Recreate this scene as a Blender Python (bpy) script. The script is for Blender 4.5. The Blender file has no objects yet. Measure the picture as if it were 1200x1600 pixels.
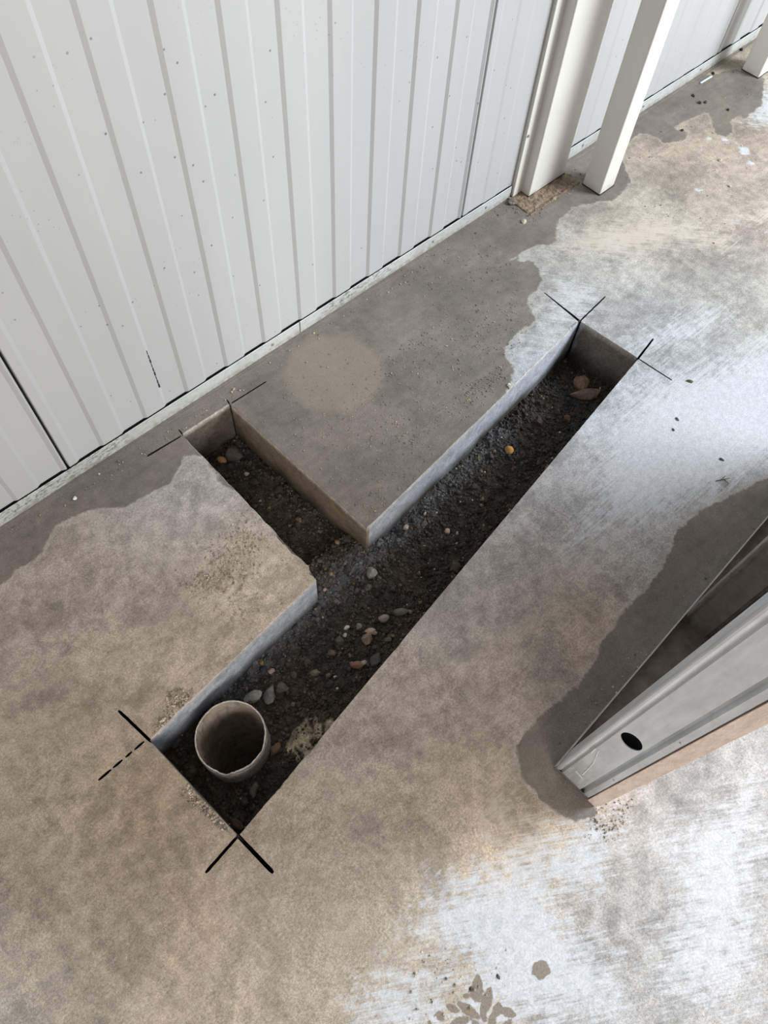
import bpy, bmesh, math, random
import numpy as np
from mathutils import Vector, Matrix, noise
from mathutils.geometry import delaunay_2d_cdt

S = bpy.context.scene
COL = S.collection
# ------------------------------------------------------------------ camera
F = 1176.85                                  # focal length in pixels of the 1200x1600 frame
W = np.array([[0.7273645803523151, -0.6847245918798089, 0.04574932266088351],
              [-0.5827032725799267, -0.651452835929196, -0.48586633829115145],
              [0.3624881561838183, 0.32674368522564756, -0.8728349791292846]])
H = 1.5
cam = bpy.data.objects.new('camera', bpy.data.cameras.new('camera'))
COL.objects.link(cam)
M = Matrix([[W[0][i], -W[1][i], -W[2][i]] for i in range(3)]).to_4x4()
M.translation = (0, 0, H)
cam.matrix_world = M
cam.data.sensor_fit = 'VERTICAL'
cam.data.sensor_height = 36
cam.data.lens = 36 * F / 1600
cam.data.clip_start = 0.02
S.camera = cam
# ------------------------------------------------------------------ light
S.view_settings.view_transform = 'Standard'
S.view_settings.look = 'None'
S.view_settings.gamma = 1
S.view_settings.use_curve_mapping = False
S.view_settings.exposure = 0.2
wd = bpy.data.worlds.new('world'); S.world = wd; wd.use_nodes = True
bg = wd.node_tree.nodes['Background']
bg.inputs[0].default_value = (0.93, 0.96, 1.0, 1)
bg.inputs[1].default_value = 0.36


def area(name, loc, target, sx, sy, power, col):
    l = bpy.data.lights.new(name, 'AREA'); l.shape = 'RECTANGLE'; l.size = sx; l.size_y = sy
    l.energy = power; l.color = col
    o = bpy.data.objects.new(name, l); COL.objects.link(o)
    o.location = loc
    o.rotation_euler = (Vector(target) - Vector(loc)).to_track_quat('-Z', 'Z').to_euler()
    return o


# tall open doorway of the hall beyond the partition, and an unseen warm light added to brighten the left floor and flank
area('doorway_daylight', (4.4, -2.3, 2.8), (0.9, -0.1, 0.0), 2.0, 2.2, 400, (0.88, 0.94, 1.0))
area('side_fill_light', (-1.3, -3.2, 1.7), (0.2, 0.2, 0.0), 2.0, 1.9, 95, (1.0, 0.965, 0.92))


# ------------------------------------------------------------------ helpers
def ray(px, py):
    return W.T @ np.array([(px - 600) / F, (py - 800) / F, 1.0])


def fl(px, py, z=0.0):
    r = ray(px, py)
    p = np.array([0, 0, H]) + r * (z - H) / r[2]
    return float(p[0]), float(p[1])


def tag(o, label=None, cat=None, group=None, kind=None):
    if label: o['label'] = label
    if cat: o['category'] = cat
    if group: o['group'] = group
    if kind: o['kind'] = kind
    return o


def link(name, me, m=None, parent=None):
    o = bpy.data.objects.new(name, me); COL.objects.link(o)
    if m is not None and not me.materials: me.materials.append(m)
    if parent: o.parent = parent
    return o


def obj(name, bm, m, parent=None, smooth=False):
    me = bpy.data.meshes.new(name)
    bmesh.ops.recalc_face_normals(bm, faces=bm.faces)
    bm.to_mesh(me); bm.free()
    if smooth: me.polygons.foreach_set('use_smooth', [True] * len(me.polygons))
    return link(name, me, m, parent)


def empty(name, loc):
    o = bpy.data.objects.new(name, None); COL.objects.link(o); o.location = loc
    o.empty_display_size = .05
    return o


def box(bm, x0, x1, y0, y1, z0, z1, bevel=0):
    r = bmesh.ops.create_cube(bm, size=1)
    for v in r['verts']:
        v.co = Vector((x0 + (v.co.x + .5) * (x1 - x0), y0 + (v.co.y + .5) * (y1 - y0), z0 + (v.co.z + .5) * (z1 - z0)))
    if bevel:
        es = list({e for v in r['verts'] for e in v.link_edges})
        bmesh.ops.bevel(bm, geom=es, offset=bevel, segments=2, affect='EDGES', profile=.5)
    return bm


def extrude_profile(bm, pts, z0, z1, closed=False):
    a = [bm.verts.new((x, y, z0)) for x, y in pts]
    b = [bm.verts.new((x, y, z1)) for x, y in pts]
    n = len(pts)
    for i in range(n if closed else n - 1):
        j = (i + 1) % n
        bm.faces.new((a[i], a[j], b[j], b[i]))
    return bm


class NT:
    def __init__(s, name, rough=.6, metal=0.0, spec=.5):
        s.m = bpy.data.materials.new(name); s.m.use_nodes = True
        s.t = s.m.node_tree; s.b = s.t.nodes['Principled BSDF']
        s.b.inputs['Roughness'].default_value = rough
        s.b.inputs['Metallic'].default_value = metal
        s.b.inputs['Specular IOR Level'].default_value = spec

    def n(s, typ, **kw):
        nd = s.t.nodes.new(typ)
        for k, v in kw.items(): setattr(nd, k, v)
        return nd

    def put(s, sock, v):
        if hasattr(v, 'is_output'): s.t.links.new(v, sock)
        elif v is not None:
            if sock.type == 'RGBA' and len(v) == 3: v = (*v, 1)
            sock.default_value = v

    def coord(s, scale=(1, 1, 1), rot=(0, 0, 0), loc=(0, 0, 0), kind='Object'):
        tc = s.n('ShaderNodeTexCoord'); mp = s.n('ShaderNodeMapping')
        mp.inputs['Scale'].default_value = scale
        mp.inputs['Location'].default_value = loc
        src = tc.outputs[kind]
        if any(rot):                                  # rotate first, then stretch
            mr = s.n('ShaderNodeMapping'); mr.inputs['Rotation'].default_value = rot
            s.put(mr.inputs[0], src); src = mr.outputs[0]
        s.put(mp.inputs[0], src)
        return mp.outputs[0]

    def noise(s, scale, detail=4, rough=.55, vec=None, dist=0.0):
        nd = s.n('ShaderNodeTexNoise')
        nd.inputs['Scale'].default_value = scale; nd.inputs['Detail'].default_value = detail
        nd.inputs['Roughness'].default_value = rough; nd.inputs['Distortion'].default_value = dist
        s.put(nd.inputs['Vector'], vec if vec is not None else s.coord())
        return nd.outputs['Fac']

    def vor(s, scale, vec=None, feature='F1'):
        nd = s.n('ShaderNodeTexVoronoi'); nd.feature = feature
        nd.inputs['Scale'].default_value = scale
        s.put(nd.inputs['Vector'], vec if vec is not None else s.coord())
        return nd.outputs['Distance']

    def ramp(s, fac, a, b, lo=0.0, hi=1.0):
        nd = s.n('ShaderNodeMapRange'); nd.interpolation_type = 'SMOOTHSTEP'
        s.put(nd.inputs['Value'], fac)
        s.put(nd.inputs['From Min'], a); s.put(nd.inputs['From Max'], b)
        s.put(nd.inputs['To Min'], lo); s.put(nd.inputs['To Max'], hi)
        return nd.outputs[0]

    def math(s, op, a, b=None, clamp=False):
        nd = s.n('ShaderNodeMath', operation=op); nd.use_clamp = clamp
        s.put(nd.inputs[0], a)
        if b is not None: s.put(nd.inputs[1], b)
        return nd.outputs[0]

    def mix(s, fac, a, b, mode='MIX'):
        nd = s.n('ShaderNodeMix', data_type='RGBA', blend_type=mode)
        s.put(nd.inputs[0], fac); s.put(nd.inputs[6], a); s.put(nd.inputs[7], b)
        return nd.outputs[2]

    def scale(s, c, f):
        nd = s.n('ShaderNodeVectorMath', operation='SCALE')
        s.put(nd.inputs[0], c); s.put(nd.inputs['Scale'], f)
        return nd.outputs[0]

    def attr(s, name, col=False):
        nd = s.n('ShaderNodeAttribute'); nd.attribute_name = name
        return nd.outputs['Color' if col else 'Fac']

    def bump(s, h, strength=.3, dist=.002):
        nd = s.n('ShaderNodeBump')
        nd.inputs['Strength'].default_value = strength; nd.inputs['Distance'].default_value = dist
        s.put(nd.inputs['Height'], h)
        s.put(s.b.inputs['Normal'], nd.outputs[0])

    def color(s, c): s.put(s.b.inputs['Base Color'], c)
    def rough(s, c): s.put(s.b.inputs['Roughness'], c)


def lin(r, g, b):
    f = lambda c: ((c / 255 + .055) / 1.055) ** 2.4 if c > 10 else c / 255 / 12.92
    return (f(r), f(g), f(b))


# ------------------------------------------------------------------ materials
def fl_angle(px, py, dx, dy):
    a = ray(px, py); a = a * (-1.5 / a[2]); b = ray(px + dx, py + dy); b = b * (-1.5 / b[2])
    return -math.atan2(b[1] - a[1], b[0] - a[0])


STREAK_A = fl_angle(950, 1400, 10, -2.2); STREAK_B = fl_angle(1080, 680, 10, -9); STREAK_C = fl_angle(1000, 380, 10, .8)


def mat_floor():
    t = NT('concrete_floor', .75, spec=.3)
    base = t.attr('base', True)
    big = t.noise(5, 5, .6); mid = t.noise(34, 7, .75); fine = t.noise(240, 6, .8); grain = t.noise(800, 2, .6)
    cld = t.noise(8, 8, .78)
    c = t.scale(base, t.ramp(big, .3, .7, .84, 1.18))
    c = t.scale(c, t.ramp(mid, .3, .7, .78, 1.24))
    c = t.scale(c, t.ramp(fine, .3, .7, .68, 1.34))
    c = t.scale(c, t.ramp(grain, .3, .7, .75, 1.25))
    c = t.mix(t.ramp(cld, .47, .60, 0, .42), c, t.mix(.5, t.scale(c, .55), (.09, .08, .07)))
    cl3 = t.noise(22, 10, .85, t.coord(loc=(4, 2, 0)))
    c = t.mix(t.ramp(cl3, .5, .6, 0, .36), c, t.mix(.45, t.scale(c, 1.5), (.36, .34, .31)))
    # trowel scratches and pale fibre marks
    sc = t.noise(1, 3, .6, t.coord((14, 260, 20), (0, 0, .5)))
    sc2 = t.noise(1, 3, .6, t.coord((260, 18, 20), (0, 0, .25)))
    c = t.mix(t.ramp(t.math('MAXIMUM', sc, sc2), .62, .8, 0, .35), c, (.45, .42, .38))
    wob = t.noise(22, 3, .5, dist=2.5)
    wormy = t.math('ABSOLUTE', t.math('SUBTRACT', wob, .5))
    wm = t.math('MULTIPLY', t.ramp(wormy, .0, .012, 1, 0), t.ramp(t.noise(3.1, 2), .54, .64))
    c = t.mix(t.math('MULTIPLY', wm, .4), c, (.5, .46, .41))
    # dry white cement dust, brushed
    dust = t.attr('dust')
    tc = t.n('ShaderNodeTexCoord'); sx = t.n('ShaderNodeSeparateXYZ'); t.put(sx.inputs[0], tc.outputs['Object'])
    zone = t.ramp(sx.outputs[1], -.12, 0)
    zone2 = t.ramp(sx.outputs[1], .5, .62)
    def streak(a):
        return t.math('ADD', t.math('MULTIPLY', t.noise(1, 5, .7, t.coord((12, 190, 10), (0, 0, a))), .65),
                      t.math('MULTIPLY', t.noise(1, 5, .7, t.coord((8, 60, 10), (0, 0, a + .12))), .3))
    def mixf(f, a, b):
        return t.math('ADD', t.math('MULTIPLY', t.math('SUBTRACT', 1.0, f), a), t.math('MULTIPLY', f, b))
    brush = mixf(zone2, mixf(zone, streak(STREAK_A), streak(STREAK_B)), streak(STREAK_C))
    cl2 = t.noise(38, 6, .7)
    nz = t.math('ADD', brush, t.math('MULTIPLY', cl2, .6))
    dm = t.ramp(t.math('ADD', dust, t.math('MULTIPLY', t.math('SUBTRACT', nz, .775), .40)), -.03, .07)
    dustc = t.mix(t.ramp(t.noise(60, 4, .7), .35, .65), (.50, .515, .54), (.59, .605, .63))
    dustc = t.scale(dustc, t.ramp(fine, .3, .7, .86, 1.1))
    dustc = t.mix(t.attr('warm'), dustc, (.56, .49, .40))
    c = t.mix(t.math('MULTIPLY', dm, .86), c, dustc)
    pit = t.math('MULTIPLY', t.ramp(t.vor(105, t.coord(loc=(7, 1, 0))), .05, .11, 1, 0), t.ramp(dust, .02, .07))
    pit = t.math('MULTIPLY', pit, t.ramp(t.noise(14, 3), .5, .58))
    c = t.mix(t.math('MULTIPLY', pit, .6), c, (.12, .12, .12))
    # damp cement stain, and the dark band along the partition
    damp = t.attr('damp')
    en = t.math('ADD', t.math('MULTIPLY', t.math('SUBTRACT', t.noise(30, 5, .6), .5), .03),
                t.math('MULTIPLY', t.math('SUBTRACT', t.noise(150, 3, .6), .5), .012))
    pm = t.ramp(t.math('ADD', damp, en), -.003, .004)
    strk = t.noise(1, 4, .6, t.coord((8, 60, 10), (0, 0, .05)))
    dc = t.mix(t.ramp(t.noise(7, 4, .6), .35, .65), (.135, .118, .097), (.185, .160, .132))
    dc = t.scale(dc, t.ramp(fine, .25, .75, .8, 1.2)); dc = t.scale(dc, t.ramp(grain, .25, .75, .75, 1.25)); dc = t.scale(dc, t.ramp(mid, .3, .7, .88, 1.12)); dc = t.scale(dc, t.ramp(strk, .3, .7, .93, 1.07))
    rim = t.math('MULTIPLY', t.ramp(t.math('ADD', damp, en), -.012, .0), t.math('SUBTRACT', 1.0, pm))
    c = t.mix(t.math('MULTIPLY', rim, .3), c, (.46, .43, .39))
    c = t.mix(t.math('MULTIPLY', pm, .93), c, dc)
    # settled pale mortar circle
    circ = t.attr('circle')
    cm = t.ramp(t.math('ADD', circ, t.math('MULTIPLY', t.math('SUBTRACT', t.noise(40, 4), .5), .02)), -.012, .02)
    c = t.mix(t.math('MULTIPLY', cm, .62), c, t.scale((.255, .22, .175), t.ramp(fine, .25, .75, .9, 1.1)))
    # brown mud spots and shoe tread print
    tr = t.attr('tread')
    tm = t.ramp(t.math('ADD', tr, t.math('MULTIPLY', t.math('SUBTRACT', t.noise(240, 3), .5), .006)), -.001, .001)
    c = t.mix(t.math('MULTIPLY', tm, .9), c, t.scale((.19, .155, .115), t.ramp(t.noise(300, 3), .3, .7, .8, 1.2)))
    # pale flecks and dark specks
    fk = t.ramp(t.vor(120), .05, .1, 1, 0)
    c = t.mix(t.math('MULTIPLY', fk, t.ramp(t.noise(9, 2), .5, .62, 0, .5)), c, (.55, .52, .48))
    dk = t.ramp(t.vor(75, t.coord(loc=(3, 1, 0))), .035, .07, 1, 0)
    c = t.mix(t.math('MULTIPLY', dk, t.ramp(t.noise(6, 2), .52, .6, 0, .7)), c, (.06, .055, .05))
    # flank of the sawn slab
    side = t.attr('side')
    sx = t.noise(38, 7, .75); pore = t.ramp(t.vor(170), .12, .3, 1, 0)
    pm2 = t.math('MULTIPLY', pore, t.ramp(t.noise(60, 2), .45, .6))
    scol = t.scale(t.attr('base', True), t.ramp(sx, .3, .7, .75, 1.25)); scol = t.scale(scol, t.ramp(t.noise(170, 4, .7), .3, .7, .8, 1.2))
    scol = t.mix(t.math('MULTIPLY', pm2, .6), scol, (.05, .048, .045))
    c = t.mix(side, c, scol)
    t.color(c)
    r = t.mix(pm, (.78, .78, .78), (.55, .55, .55))
    t.rough(r)
    h = t.math('ADD', t.math('MULTIPLY', t.noise(320, 4, .7), .5), t.math('MULTIPLY', mid, .6))
    h = t.math('ADD', h, t.math('MULTIPLY', t.noise(60, 5, .6), .5))
    t.bump(h, .3, .002)
    return t.m


def mat_panel(name='white_sheet', col=(.47, .47, .465), dirt=1.0, gloss=.38):
    t = NT(name, gloss, spec=.5)
    c = t.mix(t.ramp(t.noise(3, 4, .6, t.coord((1, 1, .25))), .35, .7), col, tuple(x * .93 for x in col))
    sm = t.noise(1, 4, .6, t.coord((40, 40, 3)))
    c = t.mix(t.ramp(sm, .62, .8, 0, .25 * dirt), c, (.52, .50, .45))
    sp = t.ramp(t.vor(30), .05, .085, 1, 0)
    spm = t.math('MULTIPLY', sp, t.ramp(t.noise(2.6, 2, vec=t.coord(loc=(5, 0, 3))), .44, .52))
    c = t.mix(t.math('MULTIPLY', spm, .75 * dirt), c, (.10, .10, .095))
    sp2 = t.ramp(t.vor(75), .06, .13, 1, 0)
    spm2 = t.math('MULTIPLY', sp2, t.ramp(t.noise(4, 2, vec=t.coord(loc=(1, 0, 7))), .52, .62))
    c = t.mix(t.math('MULTIPLY', spm2, .55 * dirt), c, (.16, .15, .14))
    rs = t.ramp(t.vor(2.3, t.coord((1, 1, .5), loc=(.3, 0, .1))), .02, .06, 1, 0)
    c = t.mix(t.math('MULTIPLY', rs, .3 * dirt), c, (.45, .33, .2))
    t.color(c)
    t.bump(t.noise(18, 3, .5), .05, .002)
    return t.m


def mat_baseboard():
    t = NT('dirty_white_channel', .5)
    c = t.mix(t.ramp(t.noise(9, 4), .35, .65), (.52, .53, .515), (.45, .455, .44))
    tc = t.n('ShaderNodeTexCoord'); sx = t.n('ShaderNodeSeparateXYZ'); t.put(sx.inputs[0], tc.outputs['Object'])
    # mould patches sit at two places along the channel
    def band(a, b, w):
        return t.math('MULTIPLY', t.ramp(sx.outputs[0], a - w, a), t.ramp(sx.outputs[0], b, b + w, 1, 0))
    m1 = t.math('MAXIMUM', band(.02, .26, .12), band(.95, 1.12, .1))
    m1 = t.math('MAXIMUM', t.math('MULTIPLY', m1, 1.0), .25)
    sp = t.ramp(t.noise(1, 5, .75, t.coord((55, 55, 130))), .48, .58)
    c = t.mix(t.math('MULTIPLY', t.math('MULTIPLY', sp, m1), .85), c, (.15, .16, .12))
    lo = t.ramp(sx.outputs[2], .004, .02, 1, 0)
    c = t.mix(t.math('MULTIPLY', lo, t.ramp(t.noise(60, 4), .4, .6, .1, .8)), c, (.30, .27, .22))
    t.color(c); t.bump(t.noise(120, 4), .15, .001)
    return t.m


def mat_soil(name, attr=True):
    t = NT(name, .92, spec=.2)
    c = t.attr('base', True)
    c = t.scale(c, t.ramp(t.noise(45, 5, .7), .3, .7, .6, 1.45))
    c = t.scale(c, t.ramp(t.noise(260, 4, .7), .3, .7, .6, 1.4))
    t.color(c)
    t.bump(t.math('ADD', t.noise(160, 5, .75), t.math('MULTIPLY', t.vor(120), .6)), .8, .004)
    return t.m


def mat_stone(name, col, var=.25, sc=60, rough=.8):
    t = NT(name, rough, spec=.3)
    a = tuple(x * (1 - var) for x in col); b = tuple(min(1, x * (1 + var)) for x in col)
    c = t.mix(t.ramp(t.noise(sc, 5, .7), .35, .65), a, b)
    c = t.mix(t.ramp(t.noise(sc * 3.5, 4, .7), .55, .75, 0, .5), c, tuple(x * .45 for x in col))
    t.color(c); t.bump(t.noise(sc * 4, 5, .7), .6, .002)
    return t.m


def mat_post():
    t = NT('cream_painted_steel', .33)
    c = t.mix(t.ramp(t.noise(4, 4), .35, .65), (.74, .72, .66), (.70, .68, .62))
    sp = t.ramp(t.vor(38), .03, .06, 1, 0)
    c = t.mix(t.math('MULTIPLY', sp, t.ramp(t.noise(5, 2), .5, .58, 0, .7)), c, (.2, .18, .15))
    tc = t.n('ShaderNodeTexCoord'); sx = t.n('ShaderNodeSeparateXYZ'); t.put(sx.inputs[0], tc.outputs['Object'])
    lo = t.math('MULTIPLY', t.ramp(sx.outputs[2], .0, .03, 1, 0), t.ramp(t.noise(70, 4), .35, .6))
    c = t.mix(t.math('MULTIPLY', lo, .5), c, (.38, .34, .28))
    t.color(c)
    return t.m


def mat_steel(name='galvanised_steel', col=(.60, .61, .625), dusty=0.0):
    t = NT(name, .5, metal=.45)
    sp = t.noise(1, 4, .6, t.coord((60, 60, 9)))
    c = t.mix(t.ramp(sp, .3, .7), tuple(x * .9 for x in col), tuple(x * 1.1 for x in col))
    c = t.mix(t.ramp(t.noise(22, 5, .7), .5, .75, 0, .35), c, tuple(x * .65 for x in col))
    tc = t.n('ShaderNodeTexCoord'); sx = t.n('ShaderNodeSeparateXYZ'); t.put(sx.inputs[0], tc.outputs['Object'])
    lo = t.math('MULTIPLY', t.ramp(sx.outputs[2], .08, .2, 1, 0), t.ramp(t.noise(1, 5, .7, t.coord((90, 90, 14))), .42, .6))
    c = t.mix(t.math('MULTIPLY', lo, .55), c, (.42, .40, .36))
    if dusty:
        c = t.mix(t.ramp(t.noise(30, 5, .7), .35, .65, dusty * .6, dusty), c, (.155, .125, .10))
    t.color(c); t.rough(t.ramp(t.noise(30, 3), .3, .7, .42, .62))
    t.bump(t.noise(90, 3), .05, .001)
    return t.m


def mat_boardedge():
    t = NT('raw_board_edge', .85, spec=.2)
    c = t.mix(t.ramp(t.noise(1, 4, .6, t.coord((70, 70, 22))), .35, .65), (.66, .52, .43), (.76, .62, .53))
    c = t.mix(t.ramp(t.noise(45, 4, .6), .62, .75, 0, .6), c, (.55, .40, .32))
    t.color(c); t.bump(t.noise(1, 4, .7, t.coord((160, 160, 60))), .6, .002)
    return t.m


def mat_pipe():
    t = NT('weathered_pipe', .7, spec=.3)
    v = t.coord((30, 30, 190))
    c = t.mix(t.ramp(t.noise(1, 5, .7, v, 1.5), .44, .54), (.17, .22, .245), (.60, .50, .42))
    c = t.mix(t.ramp(t.noise(36, 5, .7), .52, .64, 0, .85), c, (.33, .24, .17))
    c = t.mix(t.ramp(t.noise(1, 4, .7, t.coord((25, 25, 260), loc=(2, 2, 2))), .58, .7, 0, .5), c, (.55, .52, .47))
    t.color(c); t.bump(t.noise(1, 5, .7, t.coord((60, 60, 260))), .7, .002)
    return t.m


def mat_pipe_in():
    t = NT('pipe_inside', .8, spec=.2)
    c = t.mix(t.ramp(t.noise(25, 4, .6), .35, .7), (.34, .28, .22), (.50, .43, .35))
    c = t.mix(t.ramp(t.noise(1, 4, .6, t.coord((80, 80, 20))), .5, .7, 0, .5), c, (.12, .12, .11))
    t.color(c)
    return t.m


M_floor = mat_floor(); M_panel = mat_panel(); M_base = mat_baseboard(); M_post = mat_post()
M_steel = mat_steel(); M_steel_dusty = mat_steel('dusty_steel', (.33, .33, .33), .75)
M_track = mat_steel('track_steel', (.30, .29, .28), .9)
M_edge = mat_boardedge(); M_pipe = mat_pipe(); M_pipe_in = mat_pipe_in(); M_soil = mat_soil('damp_soil')
M_dark = mat_stone('dark_gap_filler', (.03, .03, .03))
M_rim = mat_stone('pipe_rim', (.62, .55, .48), .2, 120)


# ------------------------------------------------------------------ 2-D tools
def seg_dist(P, poly, closed=True):
    d = np.full(len(P), 9.0)
    n = len(poly)
    for i in range(n if closed else n - 1):
        a = poly[i]; b = poly[(i + 1) % n]; ab = b - a
        t = np.clip(((P - a) @ ab) / max(ab @ ab, 1e-12), 0, 1)
        d = np.minimum(d, np.hypot(*(P - a - t[:, None] * ab).T))
    return d


def inside(P, poly):
    x, y = P[:, 0], P[:, 1]; r = np.zeros(len(P), bool); n = len(poly)
    for i in range(n):
        x0, y0 = poly[i]; x1, y1 = poly[(i + 1) % n]
        if y0 == y1: continue
        c = ((y0 > y) != (y1 > y)) & (x < (x1 - x0) * (y - y0) / (y1 - y0) + x0)
        r ^= c
    return r


def sdf(P, poly, m=.2):
    poly = np.array(poly)
    d = seg_dist(P, poly)
    return np.clip(np.where(inside(P, poly), d, -d), -m, m)


def smax(*a): return np.maximum.reduce(a)
def pix(l): return np.array([fl(*p) for p in l])


# ------------------------------------------------------------------ floor slab with the sawn trench
YW = 1.098
NL, NR, FL_, FR = fl(234, 1157), fl(372, 1306), fl(906, 502), fl(997, 560)
A, B, BL, BR = fl(494, 900), fl(573, 826), fl(285, 678), fl(358, 631)
A1, A2 = fl(482, 884), fl(494, 906)
TR = [np.array(p) for p in (NL, NR, FR, FL_, B, BR, BL, A1, A2)]       # counter-clockwise seen from above


def chip(p, q, tt, edge):
    """ragged outward offset of the slab's arris, in metres"""
    v = Vector((p[0] * 60, p[1] * 60, 3)); w = Vector((p[0] * 260, p[1] * 260, 7))
    k = .0011 + .0016 * max(0, noise.noise(v)) + .0010 * max(0, noise.noise(w))
    if edge == 6:                                  # branch, left arris: rough and broken
        k += .0075 * max(0, noise.noise(Vector((p[0] * 25, p[1] * 25, 1))) + .25) + .0015 * abs(noise.noise(w))
    if edge in (7,): k += .002
    for cx, cy, r, a in CHIPS:
        d = math.hypot(p[0] - cx, p[1] - cy)
        if d < r: k += a * (1 - d / r) * (.7 + .5 * noise.noise(w))
    return k


CHIPS = [(*fl(893, 508), .03, .012), (*fl(797, 604), .02, .006), (*fl(275, 1100), .03, .007), (*fl(310, 1250), .05, .005),
         (*fl(620, 1010), .03, .004), (*fl(487, 1165), .035, .006), (*fl(720, 690), .03, .003), (*fl(490, 890), .02, .004),
         (*fl(575, 822), .02, .003), (*fl(437, 1222), .05, .004)]

border = []; nominal = []
n = len(TR)
for i in range(n):
    a, b = TR[i], TR[(i + 1) % n]; L = np.linalg.norm(b - a); k = max(1, int(L / .006))
    d = (b - a) / L; nrm = np.array([d[1], -d[0]])
    for j in range(k):
        q = a + (b - a) * j / k
        e = min(j, k - j) / k * L
        c = chip(q, None, j / k, i) * (min(1, e / .004) if e < .004 else 1)
        nominal.append(q.copy()); border.append(q + nrm * c)
border = np.array(border); nominal = np.array(nominal)

# saw overruns: narrow slots beyond the corners
SLOTS = []


def slot(p, q, w0, w1, start=0.004, breaks=()):
    p = np.array(fl(*p)); q = np.array(fl(*q)); L = np.linalg.norm(q - p); d = (q - p) / L; nr = np.array([-d[1], d[0]])
    spans = [(-start / L, 1.0)]
    for b0, b1 in breaks:
        l = spans.pop(); spans += [(l[0], b0), (b1, l[1])]
    for s0, s1 in spans:
        k = max(2, int((s1 - s0) * L / .006)); up = []; dn = []
        for i in range(k + 1):
            t = s0 + (s1 - s0) * i / k; w = (w0 + (w1 - w0) * max(t, 0)) / 2
            if i in (0, k): w *= .6
            c = p + (q - p) * t
            jit = noise.noise(Vector((c[0] * 140, c[1] * 140, 5))) * .0004
            up.append(c + nr * (w + jit)); dn.append(c - nr * (w - jit))
        SLOTS.append(np.array(dn + up[::-1]))


slot((234, 1157), (185, 1110), .0060, .0058)
slot((228, 1156), (154, 1219), .0046, .0052, -.004, ((.25, .3), (.44, .5), (.7, .74)))
slot((372, 1306), (427, 1364), .0072, .0076)
slot((372, 1306), (321, 1364), .0056, .0060)
slot((285, 680), (229, 713), .0044, .0058, .001)
slot((290, 684), (279, 671), .0046, .003)
slot((358, 632), (416, 596), .0044, .0044, .001)
slot((363, 637), (354, 624), .0050, .003)
slot((906, 502), (946, 463), .0046, .0040)
slot((906, 502), (850, 457), .0085, .0030)
slot((997, 560), (1021, 529), .0060, .0050)
slot((997, 560), (1050, 594), .0040, .0040)

# stains and dark patches, all lying on the floor plane
DAMP_DARK = [pix([(-60, 960), (0, 915), (30, 890), (68, 862), (82, 828), (100, 812), (150, 794), (198, 793), (222, 778), (250, 765),
             (268, 752), (280, 735), (290, 712), (318, 712), (350, 760), (480, 800), (573, 850), (680, 740), (790, 620),
             (803, 578), (785, 545), (800, 528), (838, 500), (822, 470), (848, 440), (835, 408), (795, 408), (830, 385), (868, 380),
             (872, 345), (895, 322), (960, 312), (985, 285), (970, 240), (890, 200), (600, 200), (0, 640), (-120, 860)]),
        pix([(960, 240), (1000, 208), (1025, 213), (1040, 224), (1070, 219), (1076, 206), (1050, 200), (1078, 186), (1108, 172),
             (1113, 195), (1120, 212), (1135, 214), (1146, 204), (1140, 190), (1155, 178), (1165, 186), (1190, 165), (1195, 120),
             (1150, 108), (1105, 118), (1060, 118), (960, 180)]),
        pix([(1240, 690), (1198, 746), (1152, 770), (1110, 790), (1076, 812), (1056, 830), (1044, 870), (1036, 890), (1000, 930),  # dark brown band along the partition track
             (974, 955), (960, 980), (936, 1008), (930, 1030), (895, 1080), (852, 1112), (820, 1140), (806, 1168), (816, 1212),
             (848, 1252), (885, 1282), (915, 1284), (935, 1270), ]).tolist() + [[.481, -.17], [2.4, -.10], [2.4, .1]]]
CIRCLE = (np.array(fl(522, 582)), .128)
DUST = [(pix([(1260, 480), (1200, 520), (1140, 556), (1085, 572), (1040, 575), (1010, 600), (965, 640), (940, 700), (925, 760),
              (950, 810), (1000, 830), (1045, 815), (1080, 790), (1160, 755), (1260, 700)]), 0.0),
        (pix([(900, 790), (860, 860), (900, 900), (960, 850), (990, 800), (960, 740)]), -.03),
        (pix([(745, 1350), (800, 1310), (870, 1290), (935, 1278), (975, 1282), (990, 1300), (965, 1350), (930, 1392), (880, 1400),
              (905, 1440), (960, 1500), (985, 1600), (700, 1640), (715, 1520), (640, 1450), (690, 1370)]), 0.0),
        (pix([(540, 1520), (620, 1480), (720, 1480), (740, 1660), (500, 1660)]), -.03),
        (pix([(1050, 1425), (1085, 1345), (1130, 1300), (1220, 1262), (1220, 1340), (1150, 1380), (1135, 1440), (1115, 1452)]), 0.0),
        (pix([(850, 392), (870, 372), (930, 350), (1010, 332), (1080, 345), (1160, 372), (1150, 405), (1060, 385), (980, 408), (900, 400)]), -.015),
        (pix([(1140, 345), (1165, 330), (1250, 290), (1250, 380), (1190, 350)]), .0),
        (pix([(790, 408), (840, 410), (900, 430), (960, 440), (940, 500), (880, 540), (805, 578), (790, 545), (838, 500), (850, 440)]), -.03),
        (pix([(1172, 178), (1186, 150), (1230, 110), (1230, 190), (1185, 192)]), .02),
        (pix([(1000, 575), (930, 520), (1060, 470), (1140, 450), (1180, 500), (1100, 560)]), -.055),
        (pix([(860, 930), (890, 960), (930, 980), (900, 1000), (860, 985), (850, 950)]), -.03),
        (pix([(770, 1180), (800, 1150), (806, 1200), (830, 1250), (880, 1295), (820, 1320), (740, 1320), (730, 1250)]), -.03),
        (pix([(940, 1290), (1240, 1120), (1240, 1640), (990, 1640), (960, 1480), (1000, 1380)]), -.062),
        ]


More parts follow.
